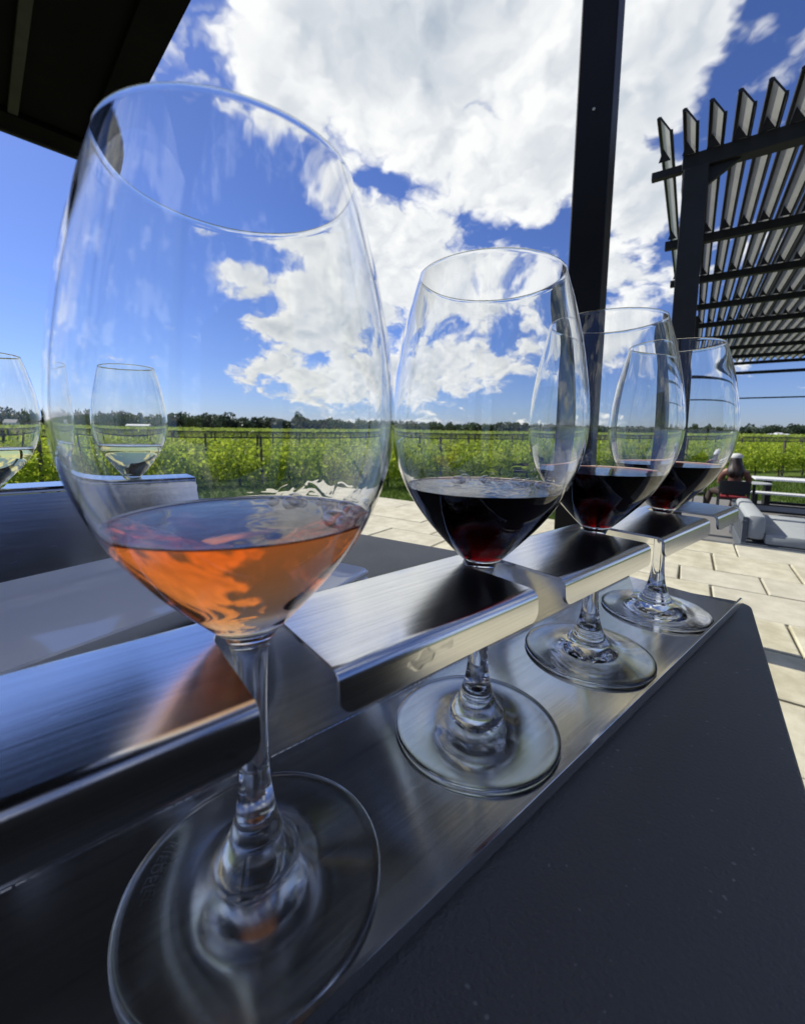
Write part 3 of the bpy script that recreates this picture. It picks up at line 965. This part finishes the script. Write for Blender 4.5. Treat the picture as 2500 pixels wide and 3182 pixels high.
for i in range(NROW):
    d = 13.0 + 2.2 * i; w = (d * 0.68 + 3, d * 1.9 + 3)
    nm = ['first', 'second', 'third', 'fourth', 'fifth', 'sixth', 'seventh', 'eighth', 'ninth', 'tenth', 'eleventh', 'twelfth'][i]
    rt_ = empty('vine_row', Vector((CAM_POS.x, CAM_POS.y, ZL)) + RN * d, 0); tag(rt_, f'{nm} row of leafy grapevines from the lawn, on a wire trellis', 'vine row', 'vine rows across the field')
    o = leaf_cloud('foliage', row_leaves(d, w, int(21000 - 1000 * i), 0.35, 1.18, 0.20, 20 + i), 0.125 + 0.010 * i, M['vine'], None, 40 + i)
    o.parent = rt_; o.matrix_parent_inverse = Matrix.Translation(-rt_.location)
    rz = math.atan2(RD.y, RD.x)
    s = -w[0] + rg.uniform(0, 2)
    while s < w[1]:
        p = RD * s
        q = link('post', pm, None, rt_); q.location = p + RN * rg.uniform(-.03, .03); q.rotation_euler = (rg.uniform(-.02, .02), rg.uniform(-.02, .02), rz)
        s += 5.5
    if i < 3:
        s = -w[0]
        while s < w[1]:
            q = link('trunk', tm, None, rt_); q.location = RD * s; q.rotation_euler = (0, 0, rg.uniform(0, 6)); s += 1.5
    for zz in (0.75, 1.15, 1.56):
        MB().tube([RD * (-w[0]) + Vector((0, 0, zz)), RD * w[1] + Vector((0, 0, zz))], 0.006 if zz < 1.4 else (0.022 if i == 0 else 0.010), 5).build('wire', M['wire'], rt_)
far = []
d = 13.0 + 2.2 * NROW
k = 0
while d < 330:
    far.append(row_leaves(d, (d * 0.7, d * 1.95), int(2300 if d < 120 else 1500), 0.5, 1.15, 0.25, 100 + k)); d += 2.3 if d < 90 else 6.0; k += 1
FP = np.concatenate(far)
dist = np.linalg.norm(FP[:, :2], axis=1)
fo = leaf_cloud('distant_vines', FP, 0.35 + dist * 0.006, M['vine_far'], None, 9); tag(fo, 'distant rows of vines running together towards the tree line', 'vines', kind='stuff')

# lawn blades between the terrace and the vines
nb = 42000
ga = np.random.default_rng(8)
dd = ga.uniform(8.0, 17.0, nb); ss = ga.uniform(-1.05, 1.05, nb) * dd
gp_ = C0 + VDn * dd[:, None] + VRn * ss[:, None]
an, bn = gp_ @ np.array(AX), gp_ @ np.array(BX)
keep = ~((an > 4.2) & (an < 14.9) & (bn > -1.8)) & (an > 4.6)
gp_ = gp_[keep]; nb = len(gp_)
hh = ga.uniform(0.05, 0.16, nb); th = ga.uniform(0, 6.28, nb)
wv = np.stack([np.cos(th), np.sin(th), 0 * th], 1) * 0.016
ln = np.stack([ga.normal(0, .03, nb), ga.normal(0, .03, nb), hh], 1)
gp_[:, 2] = ZL
V = np.stack([gp_ - wv, gp_ + wv, gp_ + ln], 1).reshape(-1, 3)
me = bpy.data.meshes.new('lawn_grass'); me.vertices.add(3 * nb); me.vertices.foreach_set('co', V.ravel()); me.loops.add(3 * nb); me.loops.foreach_set('vertex_index', np.arange(3 * nb))
me.polygons.add(nb); me.polygons.foreach_set('loop_start', np.arange(0, 3 * nb, 3)); me.polygons.foreach_set('loop_total', np.full(nb, 3)); me.update()
tag(link('lawn_grass', me, M['blade']), 'rough green grass between the terrace and the vines', 'grass', kind='stuff')

# tree line
def crown(center, rx_, rz_, n_, seed):
    r_ = np.random.default_rng(seed)
    nl = 9; cs = r_.normal(0, 0.42, (nl, 3)) * [rx_, rx_, rz_ * 0.8]; rs = r_.uniform(0.4, 0.7, nl)
    k = r_.integers(0, nl, n_); u = r_.normal(size=(n_, 3)); u /= np.linalg.norm(u, axis=1)[:, None]
    rad = rs[k] * r_.uniform(0.7, 1.02, n_)
    return np.array(center) + cs[k] + u * rad[:, None] * [rx_, rx_, rz_]
tr = np.random.default_rng(21)
cl_ = []
def hline(t):   # height of the wood along its length: -1 left ... 1 right (bearing tangent)
    return np.interp(t, [-1.3, -1.0, -0.75, -0.5, -0.25, 0.0, 0.2, 0.5, 0.75, 0.9, 1.3], [14, 14, 13, 11.5, 9.5, 8, 7.5, 7, 7, 8, 8.5])
for t in np.arange(-1.3, 1.35, 0.0135):
    D = 330 + tr.uniform(-12, 25)
    h = float(hline(t)) * tr.uniform(0.8, 1.1)
    c = C0 + VDn * D + VRn * (D * t); c[2] = ZL + h * 0.52
    cl_.append(crown(c, h * tr.uniform(0.6, 0.9), h * 0.52, 560, int(tr.integers(1e6))))
cl_ = np.concatenate(cl_); cl_ = cl_[cl_[:, 2] > ZL + 0.2]
tl = leaf_cloud('tree_line', cl_, 2.2, M['tree'], None, 5); tag(tl, 'dark green woods along the horizon', 'woods', kind='stuff')
def tree(t, D, h, w, label):
    c = C0 + VDn * D + VRn * (D * t)
    e = empty('tree', (c[0], c[1], ZL)); tag(e, label, 'tree', 'single trees at the horizon')
    MB().tube([(0, 0, 0), (0.1, 0, h * 0.3), (0, 0.1, h * 0.7)], [0.35, 0.28, 0.1], 7).build('trunk', M['bark'], e)
    leaf_cloud('crown', crown((0, 0, h * 0.58), w, h * 0.42, 900, int(D + h * 10)), 0.9, M['tree'], e, 3)
tree(0.885, 255, 8.2, 4.6, 'broad round tree at the far right, left of the other round tree')
tree(0.935, 250, 9.0, 5.2, 'broad round tree at the far right edge of the horizon')
tree(0.71, 270, 9.6, 2.6, 'tall narrow tree behind the farthest wine glass')
tree(0.745, 275, 9.0, 3.0, 'bushy tree beside the tall narrow tree at the horizon')
tree(-0.255, 290, 13.0, 5.0, 'tallest tree left of the second wine glass at the horizon')

def house(t, D, L, dp, h, rh, label, rz=0.0, nw=0):
    c = C0 + VDn * D + VRn * (D * t)
    e = empty('farm_building', (c[0], c[1], ZL), math.atan2(VR.y, VR.x) + rz); tag(e, label, 'building')
    MB().box(-L / 2, L / 2, -dp / 2, dp / 2, 0, h).build('wall', M['house'], e)
    mb = MB(); o_ = 0.3
    mb.add([(-L / 2 - o_, -dp / 2 - o_, h), (L / 2 + o_, -dp / 2 - o_, h), (L / 2 + o_, dp / 2 + o_, h), (-L / 2 - o_, dp / 2 + o_, h), (-L / 2 - o_, 0, h + rh), (L / 2 + o_, 0, h + rh)],
           [(0, 1, 5, 4), (2, 3, 4, 5), (0, 4, 3), (1, 2, 5), (3, 2, 1, 0)])
    mb.build('roof', M['house'] if 'pale roof' in label else M['roof'], e)
    for k in range(nw):
        x = -L / 2 + L * (k + 0.5) / nw
        MB().box(x - 0.5, x + 0.5, -dp / 2 - 0.06, -dp / 2 - 0.02, h * 0.35, h * 0.75).build('window', M['window'], e)
house(-0.655, 300, 24, 8, 2.6, 1.2, 'long low white farm building with pale roof at the left horizon', 0.05, 6)
house(-0.93, 290, 10, 8, 3.6, 2.4, 'small white farm building at the far left horizon', 0.3, 3)
house(0.878, 240, 3, 4, 1.6, 0.8, 'leftmost of three small white sheds with pale roof below the round trees', 0.4, 1)
house(0.897, 240, 4, 4, 1.9, 1.1, 'middle and largest of three small white sheds with pale roof at right', 0.2, 1)
house(0.915, 240, 2.4, 4, 1.5, 0.9, 'rightmost of three small white sheds with pale roof at the horizon', 0.1, 1)

# ------------------------------------------------------------------ lower seating
def furniture(name, a, b, label, cat, rz=0.0, group=None):
    p = ab(a, b, ZL + 0.03); e = empty(name, p, ROT + rz); return tag(e, label, cat, group)
# sofa: local x = depth away from camera, y = left
sf = furniture('outdoor_sofa', 8.68, 0.93, 'grey outdoor sofa with pale cushions at the right edge', 'sofa')
Ls = 1.0
MB().box(-Ls, Ls, -0.95, 0.10, 0.06, 0.24, 0.01).build('base_frame', M['sofa_frame'], sf)
for sx in (-1, 1):
    for yy in (0.06, -0.9):
        MB().box(sx * (Ls - 0.04) - 0.03, sx * (Ls - 0.04) + 0.03, yy - 0.03, yy + 0.03, 0.002, 0.62 if yy > 0 else 0.058).build('leg', M['sofa_frame'], sf)
for k in range(9):
    x = -Ls + 0.12 + k * (2 * Ls - 0.24) / 8
    MB().box(x - 0.07, x + 0.07, 0.062, 0.088, 0.245, 0.52, 0.004).build('back_slat', M['sofa_frame'], sf)
MB().box(-Ls, Ls, 0.04, 0.10, 0.525, 0.575, 0.006).build('back_rail', M['sofa_frame'], sf)
MB().box(-Ls + 0.02, Ls - 0.02, -0.17, 0.035, 0.30, 0.66, 0.05).build('back_cushion', M['cushion'], sf, True)
for k in range(2):
    MB().box(-Ls + 0.02 + k * 0.99, -Ls + 0.99 + k * 0.98, -0.93, -0.175, 0.245, 0.40, 0.04).build('seat_cushion', M['cushion'], sf, True)
# low table beyond the sofa
lt = furniture('low_table', 10.35, 1.75, 'low dark table behind the pale sofa', 'table')
MB().box(-0.35, 0.35, -0.8, 0.8, 0.38, 0.42, 0.006).build('table_top', M['pergola'], lt)
for sx in (-1, 1):
    for sy in (-1, 1): MB().box(sx * 0.3 - 0.03, sx * 0.3 + 0.03, sy * 0.72 - 0.03, sy * 0.72 + 0.03, 0.002, 0.378).build('leg', M['pergola'], lt)
# picnic table and bench
def board_set(name, a, b, length, wid, h, nb_, label, cat):
    e = furniture(name, a, b, label, cat)
    for k in range(nb_):
        x0 = -wid / 2 + k * wid / nb_
        MB().box(x0 + 0.004, x0 + wid / nb_ - 0.004, -length, 0, h - 0.038, h, 0.004).build('board', M['white_paint'], e)
    for yy in (-0.28, -length + 0.3):
        MB().box(-wid * 0.3, wid * 0.3, yy - 0.055, yy + 0.055, 0.002, h - 0.047, 0.004).build('leg', M['pergola'], e)
    MB().box(-0.03, 0.03, -length + 0.36, -0.34, 0.10, 0.17, 0.004).build('stretcher', M['pergola'], e)
board_set('picnic_table', 13.55, 1.50, 2.6, 0.75, 0.75, 4, 'long white-topped picnic table with dark legs at right', 'table')
board_set('picnic_bench', 13.95, 1.52, 2.6, 0.0 + 0.34, 0.47, 2, 'white-topped bench beyond the picnic table', 'bench') if False else None
board_set('picnic_bench', 12.85, 1.20, 2.6, 0.34, 0.46, 2, 'white-topped bench in front of the picnic table', 'bench')

# chairs
def chair(a, b, rz, label, seat_mat, group=None):
    e = furniture('patio_chair', a, b, label, 'chair', rz, group)
    fr = M['mesh_black']
    for sy in (-1, 1):
        MB().tube([(0.24, sy * 0.25, 0.002), (0.22, sy * 0.25, 0.43)], 0.016, 8).build('leg', fr, e)
        MB().tube([(-0.28, sy * 0.25, 0.002), (-0.21, sy * 0.25, 0.43), (-0.27, sy * 0.25, 0.84)], 0.016, 8).build('leg', fr, e)
        MB().tube([(0.22, sy * 0.27, 0.43), (0.22, sy * 0.27, 0.64), (0.15, sy * 0.27, 0.66), (-0.23, sy * 0.27, 0.65)], 0.016, 8).build('armrest', fr, e)
    MB().box(-0.22, 0.24, -0.25, 0.25, 0.415, 0.445, 0.01).build('seat', fr, e)
    MB().box(-0.20, 0.23, -0.235, 0.235, 0.447, 0.50, 0.02).build('seat_pad', seat_mat, e, True)
    # curved back
    vs = []; fs = []; nx, nz = 9, 5
    for s_ in (0, 1):
        for i in range(nx):
            for j in range(nz):
                y = -0.25 + 0.5 * i / (nx - 1); z = 0.56 + 0.28 * j / (nz - 1)
                if j == nz - 1 and i in (0, nx - 1): z -= 0.03
                vs.append((-0.215 - 0.06 * (z - 0.43) / 0.41 - 0.03 * (1 - (y / 0.25) ** 2) - 0.018 * s_, y, z))
    N_ = nx * nz
    for i in range(nx - 1):
        for j in range(nz - 1):
            q = (i * nz + j, (i + 1) * nz + j, (i + 1) * nz + j + 1, i * nz + j + 1)
            fs += [q, tuple(N_ + t for t in q[::-1])]
    bd = [i * nz for i in range(nx)] + [(nx - 1) * nz + j for j in range(1, nz)] + [i * nz + nz - 1 for i in range(nx - 2, -1, -1)] + [j for j in range(nz - 2, 0, -1)]
    for u, v in zip(bd, bd[1:] + bd[:1]): fs.append((v, u, N_ + u, N_ + v))
    mesh('backrest', vs, fs, fr, e, True, 40)
    return e
CHA, CHB = 11.36, 0.965
chair(CHA, CHB, 0.0, 'black patio chair with red pad, under the seated person', M['redseat'], 'patio chairs')
chair(11.7, 0.15, -0.5, 'black patio chair with pale pad, left of the seated person', M['cushion'], 'patio chairs')
p2 = Vector((10.95, 7.40, 0)); chair(p2.dot(AX), p2.dot(BX), 0.4, 'dark patio chair on the lawn, behind the second wine glass', M['mesh_black'], 'patio chairs')
st = furniture('side_table', 12.25, 1.40, 'small round pale table right of the seated person', 'table')
vs, fs = lathe([(0, 0.70), (0.30, 0.70), (0.31, 0.71), (0.30, 0.725), (0, 0.725)], 28); mesh('table_top', vs, fs, M['cushion'], st, True, 40)
MB().tube([(0, 0, 0.02), (0, 0, 0.70)], 0.03, 10).build('stem', M['pergola'], st)
vs, fs = lathe([(0, 0.002), (0.22, 0.002), (0.22, 0.015), (0.05, 0.03), (0, 0.03)], 24); mesh('base', vs, fs, M['pergola'], st, True, 40)

# ------------------------------------------------------------------ person, seated, seen from behind
pe = furniture('person', CHA, CHB, 'person seated with back turned, brown top, dark trousers and white cap', 'person')
def skin(name, verts, edges, rad, mat, parent, root=0, sub=2):
    me_ = bpy.data.meshes.new(name); me_.from_pydata(verts, edges, []); me_.update()
    o = link(name, me_, mat, parent)
    md = o.modifiers.new('skin', 'SKIN'); md.use_smooth_shade = True
    for i, r_ in enumerate(rad):
        sv = me_.skin_vertices[0].data[i]; sv.radius = (r_, r_) if not isinstance(r_, tuple) else r_; sv.use_root = (i == root)
    o.modifiers.new('sub', 'SUBSURF').levels = sub; o.modifiers['sub'].render_levels = sub
    return o
# local x = forward (away), y = left
BV = {'pel': ((-0.02, 0, 0.58), (0.15, 0.11)), 'sp': ((-0.05, 0, 0.76), (0.125, 0.095)), 'ch': ((-0.05, 0, 0.94), (0.145, 0.10)), 'sh': ((-0.04, 0, 1.04), (0.10, 0.07)),
      'nk': ((-0.015, 0, 1.12), 0.052), 'hb': ((0.01, 0, 1.19), 0.075), 'hm': ((0.015, 0, 1.26), 0.092), 'ht': ((0.01, 0, 1.33), 0.065)}
ch_ = [('pel', 'sp'), ('sp', 'ch'), ('ch', 'sh'), ('sh', 'nk'), ('nk', 'hb'), ('hb', 'hm'), ('hm', 'ht')]
def limb(pref, start, pts):
    prev = start
    for i, (p, r_) in enumerate(pts):
        BV[f'{pref}{i}'] = (p, r_); ch_.append((prev, f'{pref}{i}')); prev = f'{pref}{i}'
    return prev
for sd, y in (('l', 1), ('r', -1)):
    el_ = (0.03, y * 0.255, 0.79); wr = (0.24, y * 0.20, 0.72)
    e_ = limb('arm' + sd, 'sh', [((-0.04, y * 0.155, 1.03), 0.066), ((-0.02, y * 0.215, 0.92), 0.055), (el_, 0.046), ((0.13, y * 0.26, 0.755), 0.038), (wr, 0.028), ((0.29, y * 0.205, 0.715), 0.034)])
    for k in range(4):
        limb(f'fin{sd}{k}', e_, [((0.33, y * (0.18 + 0.017 * k), 0.715), 0.010), ((0.36 + 0.006 * (1.5 - abs(k - 1.5)), y * (0.178 + 0.018 * k), 0.705), 0.009), ((0.378, y * (0.178 + 0.018 * k), 0.69), 0.008)])
    limb(f'thb{sd}', e_, [((0.29, y * 0.16, 0.71), 0.012), ((0.315, y * 0.145, 0.70), 0.010)])
limb('legr', 'pel', [((0.05, -0.10, 0.55), 0.095), ((0.25, -0.10, 0.555), 0.08), ((0.42, -0.09, 0.53), 0.06), ((0.24, -0.02, 0.30), 0.052), ((0.02, 0.05, 0.11), 0.036), ((0.05, 0.05, 0.06), 0.036), ((0.17, 0.055, 0.04), 0.034)])
limb('legl', 'pel', [((0.05, 0.11, 0.55), 0.095), ((0.22, 0.26, 0.55), 0.08), ((0.34, 0.38, 0.52), 0.06), ((0.28, 0.43, 0.30), 0.052), ((0.20, 0.47, 0.11), 0.036), ((0.24, 0.47, 0.06), 0.036), ((0.35, 0.50, 0.04), 0.034)])
keys = list(BV)
skin('body', [BV[k][0] for k in keys], [(keys.index(a), keys.index(b)) for a, b in ch_], [BV[k][1] for k in keys], M['skin'], pe, 0)
def garment(name, ks, mat, extra, sub=2):
    idx = {k: i for i, k in enumerate(ks)}
    ed = [(idx[a], idx[b]) for a, b in ch_ if a in idx and b in idx]
    rad = []
    for k in ks:
        r_ = BV[k][1]; rad.append(tuple(x + extra for x in r_) if isinstance(r_, tuple) else r_ + extra)
    return skin(name, [BV[k][0] for k in ks], ed, rad, mat, pe, 0, sub)
garment('top', ['pel', 'sp', 'ch', 'sh', 'arml0', 'arml1', 'arml2', 'armr0', 'armr1', 'armr2'], M['top'], 0.012)
garment('trousers', ['pel', 'legr0', 'legr1', 'legr2', 'legr3', 'legl0', 'legl1', 'legl2', 'legl3', 'legl4'], M['trouser'], 0.014)
for nm_, ank, heel, toe in (('r', 'legr4', 'legr5', 'legr6'), ('l', 'legl4', 'legl5', 'legl6')):
    h_, t_ = Vector(BV[heel][0]), Vector(BV[toe][0])
    skin('shoe', [h_ - (t_ - h_) * 0.25, (h_ + t_) / 2, t_ + (t_ - h_) * 0.2], [(0, 1), (1, 2)], [0.044, 0.047, 0.038], M['pink'], pe, 1)
# hair: long, down the back
hv = []
rgh = np.random.default_rng(2)
prof = [(0.0, 1.375), (0.055, 1.365), (0.090, 1.33), (0.104, 1.27), (0.110, 1.20), (0.128, 1.12), (0.145, 1.04), (0.140, 0.97), (0.10, 0.93), (0.04, 0.92), (0, 0.92)]
vs, fs = lathe(prof, 40)
vs2 = []
for x, y, z in vs:
    th_ = math.atan2(y, x)
    w_ = 1 + 0.05 * math.sin(th_ * 9 + z * 20)
    xf = x * w_ * (0.95 if x < 0 else 0.55)
    back = max(0, (1.16 - z)) * 0.35
    if z < 1.15: xf = min(xf, 0.0) - 0.03
    if z < 1.0: z += 0.035 * math.sin(th_ * 5) + 0.02 * math.sin(th_ * 13)
    vs2.append((xf - 0.02 - back * 0.15 * 0 - (0.05 if z < 1.1 else 0.0), y * w_ * (1.0 if z > 1.15 else 1.05), z))
mesh('hair', vs2, fs, M['hair'], pe, True)
vs, fs = lathe([(0.117, 1.315), (0.119, 1.335), (0.108, 1.375), (0.075, 1.402), (0.0, 1.415)], 36)
mesh('cap', [(x - 0.0, y, z) for x, y, z in vs], fs, M['white_cloth'], pe, True)
